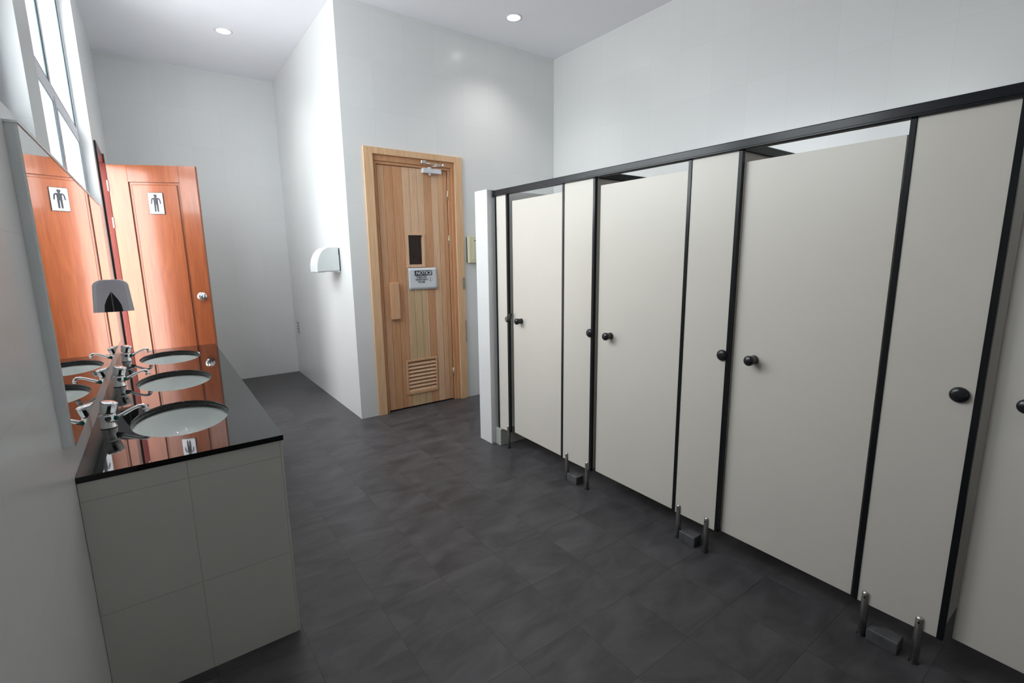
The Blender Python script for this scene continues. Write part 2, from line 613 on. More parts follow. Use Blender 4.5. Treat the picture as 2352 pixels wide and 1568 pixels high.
# ------------------------------------------------------------------ windows (white aluminium, high on the left wall)
def window(idx, yy, label):
    y0, y1 = yy
    zt = 2.40                    # transom
    w = sempty('window_%d' % idx, (XL-WT, (y0+y1)/2, WZ[0]), label, 'window')
    ox, oy, oz = w.location
    xa, xb = -0.035, 0.018       # frame depth, relative to the wall's outer face
    Y0, Y1, Z0, Z1 = y0-oy, y1-oy, 0.0, WZ[1]-WZ[0]
    zt -= oz
    ym = 0.0
    f = 0.035
    bm = new_bm()
    box(bm, (xa, Y0, Z0), (xb, Y0+f, Z1), 0.002)
    box(bm, (xa, Y1-f, Z0), (xb, Y1, Z1), 0.002)
    box(bm, (xa, Y0+f, Z1-f), (xb, Y1-f, Z1), 0.002)
    box(bm, (xa, Y0+f, Z0), (xb, Y1-f, Z0+f), 0.002)
    box(bm, (xa, ym-0.02, Z0+f), (xb, ym+0.02, Z1-f), 0.002)
    box(bm, (xa, Y0+f, zt-0.02), (xb, ym-0.02, zt+0.03), 0.002)
    box(bm, (xa, ym+0.02, zt-0.02), (xb, Y1-f, zt+0.03), 0.002)
    obj('window_frame', bm, M['alu'], w)
    for (a, b) in ((Y0+f, ym-0.02), (ym+0.02, Y1-f)):
        for (c, d, s) in ((Z0+f, zt-0.02, 0.045), (zt+0.03, Z1-f, 0.012)):
            bm = new_bm()
            g = 0.004
            x2 = xb+0.004 if s > 0.02 else xb-0.006
            a2, b2, c2, d2 = a+g, b-g, c+g, d-g
            xs = xb-0.018
            box(bm, (xs, a2, c2), (x2, a2+s, d2))
            box(bm, (xs, b2-s, c2), (x2, b2, d2))
            box(bm, (xs, a2+s, c2), (x2, b2-s, c2+s))
            box(bm, (xs, a2+s, d2-s), (x2, b2-s, d2))
            # dark rubber line round the glass and round the sash
            for k in ((a2+s, c2+s, a2+s+g, d2-s), (b2-s-g, c2+s, b2-s, d2-s), (a2+s, c2+s, b2-s, c2+s+g), (a2+s, d2-s-g, b2-s, d2-s)):
                box(bm, (x2-0.004, k[0], k[1]), (x2+0.001, k[2], k[3]), mi=1)
            for k in ((a, c, a+g, d), (b-g, c, b, d), (a, c, b, c+g), (a, d-g, b, d)):
                box(bm, (xb-0.012, k[0], k[1]), (xb-0.004, k[2], k[3]), mi=1)
            sash = obj('window_sash', bm, [M['alu'], M['gasket']], w)
            bm = new_bm()
            box(bm, (xb-0.014, a2+s, c2+s), (xb-0.010, b2-s, d2-s))
            obj('window_pane', bm, M['glass'], sash)
    return w


window(1, W1, 'farther high window with white frame, above the far basins')
window(2, W2, 'nearer high window mostly cut off at the left edge')


# ------------------------------------------------------------------ orange entrance door and its frame
d2 = sempty('door_1', (XL, (DO[0]+DO[1])/2, 0), 'open orange wooden entrance door with a men sign and dark red frame', 'door')
oy = d2.location.y
bm = new_bm()
fx = 0.012
A0, A1, AZ = DO[0]-0.045, DO[1]+0.055, DO[2]+0.070
box(bm, (-WT-0.01, A0-oy, 0), (fx, DO[0]-oy+0.010, AZ), 0.002, mi=1)
box(bm, (-WT-0.01, DO[1]-oy-0.012, 0), (0.024, A1-oy, AZ), 0.003)
box(bm, (-WT-0.01, DO[0]-oy+0.012, DO[2]-0.012), (fx, DO[1]-oy-0.012, AZ), 0.003)
obj('door_frame', bm, [M['redframe'], M['ink']], d2)
# the leaf, swung into the room; local x runs from the hinges, local -y is the face we see
LW, LZ0, LZ1, LT = 0.692, 0.012, 2.308, 0.040
leaf = bpy.data.objects.new('door_leaf', None)
a_leaf = math.atan2(-0.28, 0.633)
bm = new_bm()
st = 0.152
tz, bz = 2.165, 0.20
box(bm, (0, 0, LZ0), (st, LT, LZ1), 0.0015)
box(bm, (LW-0.14, 0, LZ0), (LW, LT, LZ1), 0.0015)
box(bm, (st, 0, tz), (LW-0.14, LT, LZ1), 0.0015)
box(bm, (st, 0, LZ0), (LW-0.14, LT, bz), 0.0015)
box(bm, (st, 0.012, bz), (LW-0.14, LT-0.012, tz))
box(bm, (0.0, 0.001, LZ0), (-0.0015, LT-0.001, LZ1), mi=2)
# sunk groove and moulded panel
box(bm, (st+0.022, 0.004, bz+0.02), (LW-0.162, 0.02, tz-0.022), 0.004)
for k in ((st, bz, st+0.006, tz), (LW-0.148, bz, LW-0.14, tz), (st, tz-0.004, LW-0.14, tz), (st+0.017, bz+0.02, st+0.022, tz-0.022), (LW-0.162, bz+0.02, LW-0.156, tz-0.022)):
    box(bm, (k[0], 0.0095, k[1]), (k[2], 0.0125, k[3]), mi=1)
bpy.data.objects.remove(leaf)
leaf = obj('door_leaf', bm, [M['door'], M['doorgroove'], M['redframe']], d2)
leaf.location = (-0.243-XL, 5.60-oy, 0)
leaf.rotation_euler = (0, 0, a_leaf)
for z in (2.13, 1.815, 0.3):
    bm = new_bm()
    box(bm, (-0.006, 0.003, z-0.045), (-0.0015, 0.030, z+0.045))
    lathe(bm, [(0.006, z-0.045), (0.006, z+0.045)], 10, (-0.004, -0.004, 0))
    obj('hinge', bm, M['whitehinge'], leaf)
bm = new_bm()   # round knob
lathe(bm, [(0.040, 0.0), (0.039, -0.005), (0.022, -0.009), (0.014, -0.018), (0.022, -0.026), (0.030, -0.036), (0.030, -0.046), (0.018, -0.054), (0, -0.056)], 24, (0.626, 0, 1.148), 'Y')
obj('door_knob', bm, M['chrome'], leaf)

# men sign
ms = thing('restroom_sign', 'small white sign with a black standing man on the open orange door', 'sign')
sgx, sgz, sgw, sgh = 0.349, 1.983, 0.114, 0.180
ms.location = (-0.243 + math.cos(a_leaf)*sgx + math.sin(a_leaf)*0.0, 5.60 + math.sin(a_leaf)*sgx, sgz)
ms.rotation_euler = (0, 0, a_leaf)
bm = new_bm()
box(bm, (-sgw/2, -0.003, -sgh/2), (sgw/2, 0.0035, sgh/2))
obj('sign_plate', bm, M['signwhite'], ms)
bm = new_bm()
e = 0.0032
for k in ((-sgw/2-e, -sgh/2-e, -sgw/2, sgh/2+e), (sgw/2, -sgh/2-e, sgw/2+e, sgh/2+e), (-sgw/2, sgh/2, sgw/2, sgh/2+e), (-sgw/2, -sgh/2-e, sgw/2, -sgh/2)):
    box(bm, (k[0], -0.0032, k[1]), (k[2], 0.0035, k[3]))
obj('sign_border', bm, M['ink'], ms)
bm = new_bm()   # the man: round head, shoulders, hanging arms, two legs
def flat(pts):
    prism(bm, [(p[0]*1.16, p[1]*1.10) for p in pts], 'Y', -0.0040, -0.0028)
flat([(0.012*math.cos(2*PI*k/20), 0.060+0.0115*math.sin(2*PI*k/20)) for k in range(20)])
flat([(-0.007, 0.052), (-0.006, 0.044), (0.006, 0.044), (0.007, 0.052)])
flat([(-0.022, 0.040), (-0.016, 0.0445), (0.016, 0.0445), (0.022, 0.040), (0.0155, 0.030), (0.0145, 0.0), (0.015, -0.008), (-0.015, -0.008), (-0.0145, 0.0), (-0.0155, 0.030)])
for s in (-1, 1):
    flat([(s*0.016, 0.0445), (s*0.025, 0.041), (s*0.031, 0.032), (s*0.0345, 0.004), (s*0.034, -0.004), (s*0.030, -0.006), (s*0.0265, -0.002), (s*0.0225, 0.028), (s*0.016, 0.034)])
    flat([(s*0.0012, -0.006), (s*0.015, -0.006), (s*0.0145, -0.062), (s*0.011, -0.067), (s*0.005, -0.066), (s*0.003, -0.060)])
obj('sign_figure', bm, M['ink'], ms)

# ------------------------------------------------------------------ sauna door
sd = sempty('door_2', ((SX0+SX1)/2, YS, 0), 'closed light pine plank sauna door in a wide pine frame', 'door')
ox = sd.location.x
def sx(x):
    return x-ox
bm = new_bm()   # architrave standing proud of the tiles, mitred
aw = 0.082
ax0, ax1, azt = SX0-0.075, SX1+0.073, 2.438
ix0, ix1, izt = ax0+aw, ax1-aw, azt-0.056
for pts in ([(ax0, 0), (ix0, 0), (ix0, izt), (ax0, azt)], [(ax1, 0), (ax1, azt), (ix1, izt), (ix1, 0)], [(ax0, azt), (ix0, izt), (ix1, izt), (ax1, azt)]):
    prism(bm, [(sx(p[0]), p[1]) for p in pts], 'Y', -0.024, -0.0008)
bmesh.ops.bevel(bm, geom=[e_ for e_ in bm.edges], offset=0.002, segments=1, affect='EDGES')
obj('architrave', bm, M['pine_f'], sd)
bm = new_bm()   # jamb lining and stop
jx0, jx1, jzt = 1.689, 2.400, 2.302
box(bm, (sx(ix0-0.005), 0.0, 0), (sx(jx0-0.022), 0.09, jzt+0.03), 0.002)
box(bm, (sx(jx0-0.022), 0.012, 0), (sx(jx0-0.003), 0.09, jzt+0.004), 0.002)
box(bm, (sx(jx1+0.003), 0.012, 0), (sx(jx1+0.035), 0.09, jzt+0.004), 0.002)
box(bm, (sx(jx1+0.035), 0.0, 0), (sx(ix1+0.005), 0.09, jzt+0.03), 0.002)
box(bm, (sx(ix0-0.005), 0.0, jzt+0.03), (sx(ix1+0.005), 0.09, izt+0.004), 0.002)
box(bm, (sx(jx0-0.022), 0.012, jzt+0.004), (sx(jx1+0.035), 0.09, jzt+0.03), 0.002)
obj('door_jamb', bm, M['pine_b'], sd)
# slab of vertical boards with an opening for the little window and for the louvre
tones = ['pine_c', 'pine_b', 'pine_b', 'pine_a', 'pine_a', 'pine_a', 'pine_b', 'pine_a', 'pine_c']
low = ['pine_c', 'pine_b', 'pine_c', 'pine_d', 'pine_d', 'pine_d', 'pine_b', 'pine_a', 'pine_c']
order = ['pine_a', 'pine_b', 'pine_c', 'pine_d', 'pine_dark']
WX0, WX1, WZ0, WZ1 = 1.945, 2.128, 1.395, 1.700      # window hole
VX0, VX1, VZ0, VZ1 = 1.885, 2.210, 0.150, 0.480      # louvre hole
edges = [jx0+0.002, 1.757, 1.838, 1.930, 2.003, 2.080, 2.150, 2.226, 2.300, 2.358, jx1-0.002]
if len(tones) < len(edges)-1:
    tones.append('pine_b'); low.append('pine_c')
bm = new_bm()
yf, yb_ = 0.022, 0.060
def plank(xa, xb, za, zb, tone):
    if xb-xa > 0.004 and zb-za > 0.004:
        box(bm, (sx(xa+0.0012), yf, za), (sx(xb-0.0012), yb_, zb), 0.0018, mi=order.index(tone))
for i in range(len(edges)-1):
    a, b = edges[i], edges[i+1]
    cuts = [a, b] + [c for c in (WX0, WX1, VX0, VX1) if a < c < b]
    cuts.sort()
    for ca, cb in zip(cuts, cuts[1:]):
        mid = (ca+cb)/2
        inW = WX0 < mid < WX1
        inV = VX0 < mid < VX1
        spans = []
        if inW and inV:
            spans = [(0.014, VZ0, low[i]), (VZ1, WZ0, low[i]), (WZ1, jzt, tones[i])]
        elif inW:
            spans = [(0.014, WZ0, low[i]), (WZ1, jzt, tones[i])]
        elif inV:
            spans = [(0.014, VZ0, low[i]), (VZ1, jzt, tones[i])]
        else:
            spans = [(0.014, jzt, tones[i])]
        if not inW and inV is False:
            pass
        for (za, zb, tn) in spans:
            # boards cut by neither hole run full height without a joint at the cut
            plank(ca if ca in edges else ca-0.0012, cb if cb in edges else cb+0.0012, za, zb, tn)
box(bm, (sx(jx0+0.003), yf+0.006, 0.015), (sx(jx1-0.003), yb_-0.003, VZ0-0.002), mi=4)
box(bm, (sx(jx0+0.003), yf+0.006, VZ1+0.002), (sx(jx1-0.003), yb_-0.003, WZ0-0.002), mi=4)
box(bm, (sx(jx0+0.003), yf+0.006, WZ1+0.002), (sx(jx1-0.003), yb_-0.003, jzt-0.001), mi=4)
slab = obj('door_slab', bm, [M[k] for k in order], sd)
bm = new_bm()   # window trim
for k in ((WX0, WZ0, WX0+0.018, WZ1), (WX1-0.020, WZ0, WX1, WZ1), (WX0+0.018, WZ1-0.012, WX1-0.020, WZ1), (WX0+0.018, WZ0, WX1-0.020, WZ0+0.018)):
    box(bm, (sx(k[0]), yf-0.010, k[1]), (sx(k[2]), yb_, k[3]), 0.0015)
box(bm, (sx(WX0-0.006), yf-0.012, WZ0-0.010), (sx(WX1+0.004), yf+0.004, WZ0+0.004), 0.0015)
wt = obj('window_trim', bm, M['pine_a'], sd)
bm = new_bm()
box(bm, (sx(WX0+0.018), yf+0.024, WZ0+0.018), (sx(WX1-0.020), yf+0.028, WZ1-0.012))
obj('window_pane', bm, M['darkglass'], wt)
bm = new_bm()   # louvre: frame and slanted slats
box(bm, (sx(VX0-0.010), yf-0.008, VZ0-0.012), (sx(VX0+0.012), yb_-0.004, VZ1+0.006), 0.0015)
box(bm, (sx(VX1-0.012), yf-0.008, VZ0-0.012), (sx(VX1+0.006), yb_-0.004, VZ1+0.006), 0.0015)
box(bm, (sx(VX0+0.012), yf-0.008, VZ1-0.012), (sx(VX1-0.012), yb_-0.004, VZ1+0.006), 0.0015)
box(bm, (sx(VX0+0.012), yf-0.010, VZ0-0.012), (sx(VX1-0.012), yb_-0.004, VZ0+0.016), 0.0015)
lv = obj('louvre_frame', bm, M['pine_c'], sd)
bm = new_bm()
ns = 8
for k in range(ns):
    z = VZ0+0.020 + (k+0.5)*(VZ1-0.012-VZ0-0.020)/ns
    prism(bm, [(yf-0.004, z-0.014), (yf+0.030, z+0.018), (yf+0.030, z+0.010), (yf-0.004, z-0.022)][::1], 'X', sx(VX0+0.012), sx(VX1-0.012))
obj('louvre_slats', bm, M['pine_a'], lv)
bm = new_bm()
box(bm, (sx(VX0+0.004), yb_-0.012, VZ0), (sx(VX1-0.004), yb_-0.006, VZ1))
obj('louvre_backing', bm, M['pine_dark'], lv)
bm = new_bm()   # wooden pull block on the left
box(bm, (sx(1.747), yf-0.038, 0.905), (sx(1.835), yf+0.0005, 1.250), 0.006, seg=2)
ph = obj('pull_handle', bm, M['pine_c'], sd)
for z in (2.075, 1.645, 0.30):
    bm = new_bm()
    lathe(bm, [(0.0065, z-0.047), (0.0065, z+0.047)], 12, (sx(2.4005), yf-0.004, 0))
    box(bm, (sx(2.394), yf-0.001, z-0.045), (sx(2.407), yf+0.012, z+0.045))
    obj('hinge', bm, M['brass'], sd)
# overhead door closer: body on the slab, folding arm to the frame
bm = new_bm()
box(bm, (sx(2.128), yf-0.048, 2.262), (sx(2.318), yf+0.0005, 2.306), 0.005, seg=2)
lathe(bm, [(0.016, 2.306), (0.016, 2.318), (0.010, 2.320)], 16, (sx(2.205), yf-0.026, 0))
lathe(bm, [(0.012, 2.262), (0.012, 2.248), (0.007, 2.244)], 16, (sx(2.205), yf-0.026, 0))
cl = obj('door_closer', bm, M['alu'], sd)
bm = new_bm()
p0, p1, p2 = (sx(2.205), yf-0.026, 2.325), (sx(2.300), yf-0.110, 2.330), (sx(2.125), yf-0.045, 2.352)
for (a, b) in ((p0, p1), (p1, p2)):
    tube(bm, [a, b], 0.0075, 8, squash=0.6)
lathe(bm, [(0.011, 2.318), (0.011, 2.340)], 12, (p1[0], p1[1], 0))
box(bm, (sx(2.100), -0.050, 2.340), (sx(2.150), -0.0235, 2.366), 0.002)
obj('closer_arm', bm, M['chrome'], cl)
bm = new_bm()   # grey glue scars where something was torn off the right architrave
box(bm, (sx(ax1-0.030), -0.0255, 1.15), (sx(ax1+0.0005), -0.0232, 1.27))
box(bm, (sx(ax1-0.010), -0.0257, 0.60), (sx(ax1+0.0006), -0.0231, 0.83))
obj('scuffed_patch', bm, M['grimy'], sd)

# notice sheet under the little window
nt = thing('notice_sheet', 'white paper notice with a black heading, taped to the pine door under its small window', 'notice', (2.095, YS+0.022-0.0125, 1.277))
bm = new_bm()
gw_, gh_ = 0.301, 0.207
nx, nz_ = 12, 8
grid = {}
for i in range(nx+1):
    for k in range(nz_+1):
        u, v = i/nx, k/nz_
        grid[i, k] = bm.verts.new(((u-0.5)*gw_, 0.0035*math.sin(u*5+v*2)-0.001, (v-0.5)*gh_))
for i in range(nx):
    for k in range(nz_):
        f = bm.faces.new((grid[i, k], grid[i+1, k], grid[i+1, k+1], grid[i, k+1]))
        f.smooth = True
sheet = obj('sheet', bm, M['paper'], nt)
sm = sheet.modifiers.new('thickness', 'SOLIDIFY')
sm.thickness = 0.0006
bm = new_bm()
box(bm, (-0.088, -0.0065, 0.030), (0.096, -0.0050, 0.078), 0.0004)
obj('heading_bar', bm, M['ink'], nt)
text_mesh('heading_text', 'NOTICE', 0.046, nt, M['paper'], (0.004, -0.0068, 0.053), (PI/2, 0, 0), shear=0.22, bold=0.0011, sx=0.98)
text_mesh('message_text', 'TURN OFF\nWHEN NOT\nIN USE', 0.0235, nt, M['ink'], (-0.018, -0.0052, -0.010), (PI/2, 0, 0), bold=0.0003, space=0.95)
bm = new_bm()   # small pictogram of a round switch with a pressing finger
def ring(cx, cz, r0, r1, a0=0, a1=2*PI, n_=24):
    for k in range(n_):
        t0, t1 = a0+(a1-a0)*k/n_, a0+(a1-a0)*(k+1)/n_
        prism(bm, [(cx+r0*math.cos(t0), cz+r0*math.sin(t0)), (cx+r1*math.cos(t0), cz+r1*math.sin(t0)), (cx+r1*math.cos(t1), cz+r1*math.sin(t1)), (cx+r0*math.cos(t1), cz+r0*math.sin(t1))], 'Y', -0.0052, -0.0042)
ring(0.078, -0.008, 0.021, 0.0228)
prism(bm, [(0.074, 0.006), (0.080, 0.006), (0.081, -0.008), (0.073, -0.008)], 'Y', -0.0052, -0.0042)
prism(bm, [(0.070, -0.014), (0.082, -0.013), (0.084, -0.024), (0.072, -0.024)], 'Y', -0.0052, -0.0042)
obj('pictogram', bm, M['greyink'], nt)

# yellowed switch box at the right of the sauna door
sb = thing('switch_box', 'yellowed cream box with a dark back on the wall right of the pine door', 'switch box', (2.70, YS-0.001, 1.55))
bm = new_bm()
box(bm, (-0.112, -0.012, -0.128), (0.112, 0, 0.128), 0.002)
obj('back_plate', bm, M['ink'], sb)
bm = new_bm()
box(bm, (-0.112, -0.055, -0.132), (0.115, -0.012, 0.132), 0.006, seg=2)
box(bm, (-0.070, -0.058, -0.100), (0.095, -0.054, 0.100), 0.002)
obj('cover', bm, M['yellowed'], sb)
bm = new_bm()
box(bm, (-0.055, -0.0595, 0.088), (0.075, -0.0575, 0.094))
obj('cover_slot', bm, M['ink'], sb)

# ------------------------------------------------------------------ hand dryer on the side wall
hd = thing('hand_dryer', 'white hand dryer with a curved front on the wall left of the pine door', 'hand dryer', (XD, 4.735, 1.360))
def quarter(depth, height, n_=14, inset=0.0):
    pts = [(-inset*0, inset), (-depth+inset, inset)]
    for k in range(n_+1):
        t = PI - (PI/2)*k/n_
        pts.append(((depth-0.075)*math.cos(t)*1.0 - 0.075 + (inset if k < n_ else 0)*0.5, inset*0 + (height-0.03)*math.sin(t)+0.03 - inset))
    pts.append((0, height-inset))
    return pts
bm = new_bm()
prism(bm, quarter(0.200, 0.222), 'Y', -0.125, 0.125)
bmesh.ops.bevel(bm, geom=[e_ for e_ in bm.edges if abs(e_.verts[0].co.y-e_.verts[1].co.y) < 1e-6], offset=0.007, segments=2, affect='EDGES')
hb = obj('cover', bm, M['plastic'], hd)
hb.location.x = -0.010
bm = new_bm()
box(bm, (-0.012, -0.118, 0.005), (0, 0.118, 0.215), 0.002)
obj('back_plate', bm, M['blackp'], hd)
bm = new_bm()   # raised cheek on the near side
cheek = [(-0.012, 0.012), (-0.098, 0.012), (-0.096, 0.085), (-0.075, 0.130), (-0.045, 0.148), (-0.012, 0.150)]
prism(bm, cheek, 'Y', -0.1285, -0.1245)
obj('side_panel', bm, M['plastic'], hd)
bm = new_bm()   # outlet underneath
box(bm, (-0.200, -0.085, -0.004), (-0.135, 0.085, 0.004), 0.002)
obj('air_outlet', bm, M['blackp'], hd)
bm = new_bm()
box(bm, (-0.030, -0.120, -0.008), (-0.004, 0.120, 0.006), 0.002)
obj('bottom_lip', bm, M['plastic'], hd)

# little slotted vent low on the side wall near the inner corner
vn = thing('wall_vent', 'tiny slotted outlet low on the side wall near the far corner', 'vent', (XD, 6.545, 0.615))
bm = new_bm()
box(bm, (-0.003, -0.060, -0.085), (0, 0.060, 0.085), 0.001)
obj('vent_plate', bm, M['plastic'], vn)
for k in range(4):
    bm = new_bm()
    z = 0.058 - k*0.039
    box(bm, (-0.0055, -0.050, z-0.009), (-0.0035, 0.050, z+0.009))
    obj('vent_slot', bm, M['ventgrey'], vn)

# ------------------------------------------------------------------ vanity: tiled base, granite top, basins, taps
bm = new_bm()
bt = 0.030
box(bm, (XL+0.001, YC0+0.004, 0), (XC-0.006, YC0+0.004+bt, ZC-0.020))
box(bm, (XL+0.001, YC1-0.004-bt, 0), (XC-0.006, YC1-0.004, ZC-0.020))
box(bm, (XC-0.006-bt, YC0+0.004+bt, 0), (XC-0.006, YC1-0.004-bt, ZC-0.020))
bm.faces.ensure_lookup_table()
for f in bm.faces:
    f.normal_update()
    if abs(f.normal.x) > 0.5:
        f.material_index = 1
vb = obj('vanity_base', bm, [M['base_y'], M['base_x']])
recentre(vb, ((XL+XC)/2, (YC0+YC1)/2, 0))
tag(vb, 'white tiled masonry base under the black granite counter', 'vanity base')

BX, BA, BB = 0.020, 0.172, 0.268      # basin centre x, half widths across and along the counter
BY = (2.405, 3.195, 3.985)
bm = new_bm()
def slab_with_holes(bm, za, zb):
    nseg = 48
    xs0, xs1 = XL+0.001, XC
    # split the top in bays, one hole per bay
    cuts = [YC0, (BY[0]+BY[1])/2, (BY[1]+BY[2])/2, YC1]
    for bi in range(3):
        y0, y1 = cuts[bi], cuts[bi+1]
        cy = BY[bi]
        for z, flip in ((zb, False), (za, True)):
            inner, outer = [], []
            for k in range(nseg):
                t = 2*PI*k/nseg
                c_, s_ = math.cos(t), math.sin(t)
                inner.append((BX+BA*c_, cy+BB*s_))
                # ray to the bay's rectangle
                tx = ((xs1-BX)/c_ if c_ > 1e-9 else (xs0-BX)/c_ if c_ < -1e-9 else 1e9)
                ty = ((y1-cy)/s_ if s_ > 1e-9 else (y0-cy)/s_ if s_ < -1e-9 else 1e9)
                q = min(tx, ty)
                outer.append((BX+c_*q, cy+s_*q))
            iv = [bm.verts.new((p[0], p[1], z)) for p in inner]
            ov = [bm.verts.new((p[0], p[1], z)) for p in outer]
            corners = [(xs0, y0), (xs1, y0), (xs1, y1), (xs0, y1)]
            for k in range(nseg):
                k2 = (k+1) % nseg
                loop = [iv[k], ov[k]]
                a, b = outer[k], outer[k2]
                # add the rectangle corner between two rays that hit different sides
                if abs(a[0]-b[0]) > 1e-6 and abs(a[1]-b[1]) > 1e-6:
                    c = min(corners, key=lambda q_: abs(q_[0]-(a[0]+b[0])/2)+abs(q_[1]-(a[1]+b[1])/2))
                    loop.append(bm.verts.new((c[0], c[1], z)))
                loop += [ov[k2], iv[k2]]
                bm.faces.new(loop)
            if not flip:
                top_in = iv
            else:
                for k in range(nseg):
                    k2 = (k+1) % nseg
                    f = bm.faces.new((top_in[k], top_in[k2], iv[k2], iv[k]))
                    f.smooth = True
    # outer edge faces
    for (a, b) in (((xs0, YC0), (xs1, YC0)), ((xs1, YC0), (xs1, YC1)), ((xs1, YC1), (xs0, YC1)), ((xs0, YC1), (xs0, YC0))):
        v = [bm.verts.new((a[0], a[1], za)), bm.verts.new((b[0], b[1], za)), bm.verts.new((b[0], b[1], zb)), bm.verts.new((a[0], a[1], zb))]
        bm.faces.new(v)
slab_with_holes(bm, ZC-0.020, ZC)
bmesh.ops.remove_doubles(bm, verts=bm.verts[:], dist=1e-5)
ct = obj('granite_countertop', bm, M['granite'])
recentre(ct, ((XL+XC)/2, (YC0+YC1)/2, ZC))
tag(ct, 'polished black granite countertop with three oval basins', 'countertop')

def basin():
    t = thing('basin', '', 'basin', (0, 0, 0))
    bm = new_bm()
    prof = [(1.03, 0.0), (1.0, -0.001), (0.985, -0.012), (0.95, -0.045), (0.88, -0.085), (0.74, -0.118), (0.52, -0.138), (0.28, -0.147), (0.12, -0.150), (0.12, -0.160), (0.30, -0.157), (0.56, -0.147), (0.79, -0.125), (0.93, -0.090), (0.995, -0.046), (1.02, -0.012), (1.03, 0.0)]
    seg = 48
    rings = []
    for (q, z) in prof:
        rings.append([bm.verts.new(((BA+0.004)*q*math.cos(2*PI*k/seg), (BB+0.004)*q*math.sin(2*PI*k/seg), z)) for k in range(seg)])
    for A, B in zip(rings, rings[1:]):
        for k in range(seg):
            f = bm.faces.new((A[k], A[(k+1) % seg], B[(k+1) % seg], B[k]))
            f.smooth = True
    bowl = obj('bowl', bm, M['ceramic'], t)
    bm = new_bm()     # black seal between the bowl and the granite
    rr = []
    for (q, z) in ((0.0, 0.0122), (0.0, 0.0005), (0.014, 0.0005), (0.014, 0.0122)):
        rr.append([bm.verts.new(((BA+q)*math.cos(2*PI*k/seg), (BB+q)*math.sin(2*PI*k/seg), z)) for k in range(seg)])
    for A, B in zip(rr, rr[1:]+rr[:1]):
        for k in range(seg):
            bm.faces.new((A[k], A[(k+1) % seg], B[(k+1) % seg], B[k]))
    obj('rim_seal', bm, M['granite'], t)
    bm = new_bm()
    lathe(bm, [(0.034, 0.004), (0.030, 0.006), (0.020, 0.002), (0, 0.001)], 20, (0, 0, -0.150))
    obj('drain', bm, M['chrome'], t)
    return t

def faucet():
    t = thing('faucet', '', 'faucet', (0, 0, 0))
    bm = new_bm()
    lathe(bm, [(0.028, 0), (0.028, 0.004), (0.0255, 0.008), (0.0235, 0.028), (0.0235, 0.038), (0.0275, 0.048), (0.0275, 0.053), (0.014, 0.056)], 28)
    obj('tap_body', bm, M['chrome'], t)
    bm = new_bm()   # knob: round cap, flared, with a recess toward the user
    lathe(bm, [(0.014, 0.054), (0.0255, 0.060), (0.0265, 0.066), (0.0295, 0.096), (0.0285, 0.102), (0.020, 0.106), (0.0, 0.107)], 28)
    kn = obj('tap_knob', bm, M['chrome'], t)
    kn.location = (-0.012, 0, 0.002)
    kn.rotation_euler = (0, R(13), 0)
    bm = new_bm()
    box(bm, (-0.002, -0.0300, 0.066), (0.010, -0.015, 0.094), 0.002)
    obj('knob_recess', bm, M['blackp'], kn)
    bm = new_bm()   # arched spout
    pts = [(0.014, 0, 0.032), (0.034, 0, 0.037), (0.058, 0, 0.050), (0.082, 0, 0.062), (0.102, 0, 0.069), (0.115, 0, 0.069), (0.121, 0, 0.063), (0.123, 0, 0.050)]
    tube(bm, pts, [0.011, 0.009, 0.0072, 0.0066, 0.0066, 0.0078, 0.0088, 0.0088], 16)
    tube(bm, [(0.1225, 0, 0.058), (0.1235, 0, 0.044)], 0.0102, 16)
    sp = obj('spout', bm, M['chrome'], t)
    bm = new_bm()
    lathe(bm, [(0.0085, 0), (0.0085, -0.0015), (0, -0.0018)], 16, (0.028, -0.0095, 0.038), 'Y')
    obj('water_mark', bm, M['teal'], t, label='green round temperature mark')
    return t

blabels = ['nearest of the three oval white basins in the black counter', 'middle oval white basin in the black granite counter', 'farthest oval white basin, closest to the orange door']
flabels = ['chrome tap beside the nearest oval basin', 'chrome tap beside the middle oval basin', 'chrome tap beside the farthest basin, closest to the orange door']
FX = -0.218
b0, f0 = basin(), faucet()
for i, y in enumerate(BY):
    b = b0 if i == 0 else copy_tree(b0)
    b.location = (BX, y, ZC-0.0325)
    tag(b, blabels[i], 'basin', 'oval basins set in the black counter')
    f = f0 if i == 0 else copy_tree(f0)
    f.location = (FX, y+0.02, ZC)
    tag(f, flabels[i], 'faucet', 'chrome taps along the counter')

# ------------------------------------------------------------------ mirror
MY0, MY1, MZ0, MZ1 = 1.812, 4.165, 0.957, 1.836
mr = thing('wall_mirror', 'wide frameless mirror on the left wall above the black counter', 'mirror', (XL, (MY0+MY1)/2, MZ0))
oy = mr.location.y
bm = new_bm()
box(bm, (0, MY0-oy, 0), (XM-XL-0.005, MY1-oy, MZ1-MZ0))
obj('backing_board', bm, M['board'], mr)
bm = new_bm()
box(bm, (XM-XL-0.005, MY0-oy, 0), (XM-XL, MY1-oy, MZ1-MZ0))
obj('mirror_glass', bm, M['mirror'], mr)
bm = new_bm()
box(bm, (0, MY0-oy-0.004, MZ1-MZ0), (XM-XL+0.002, MY1-oy+0.004, MZ1-MZ0+0.006))
obj('top_trim', bm, M['board'], mr)

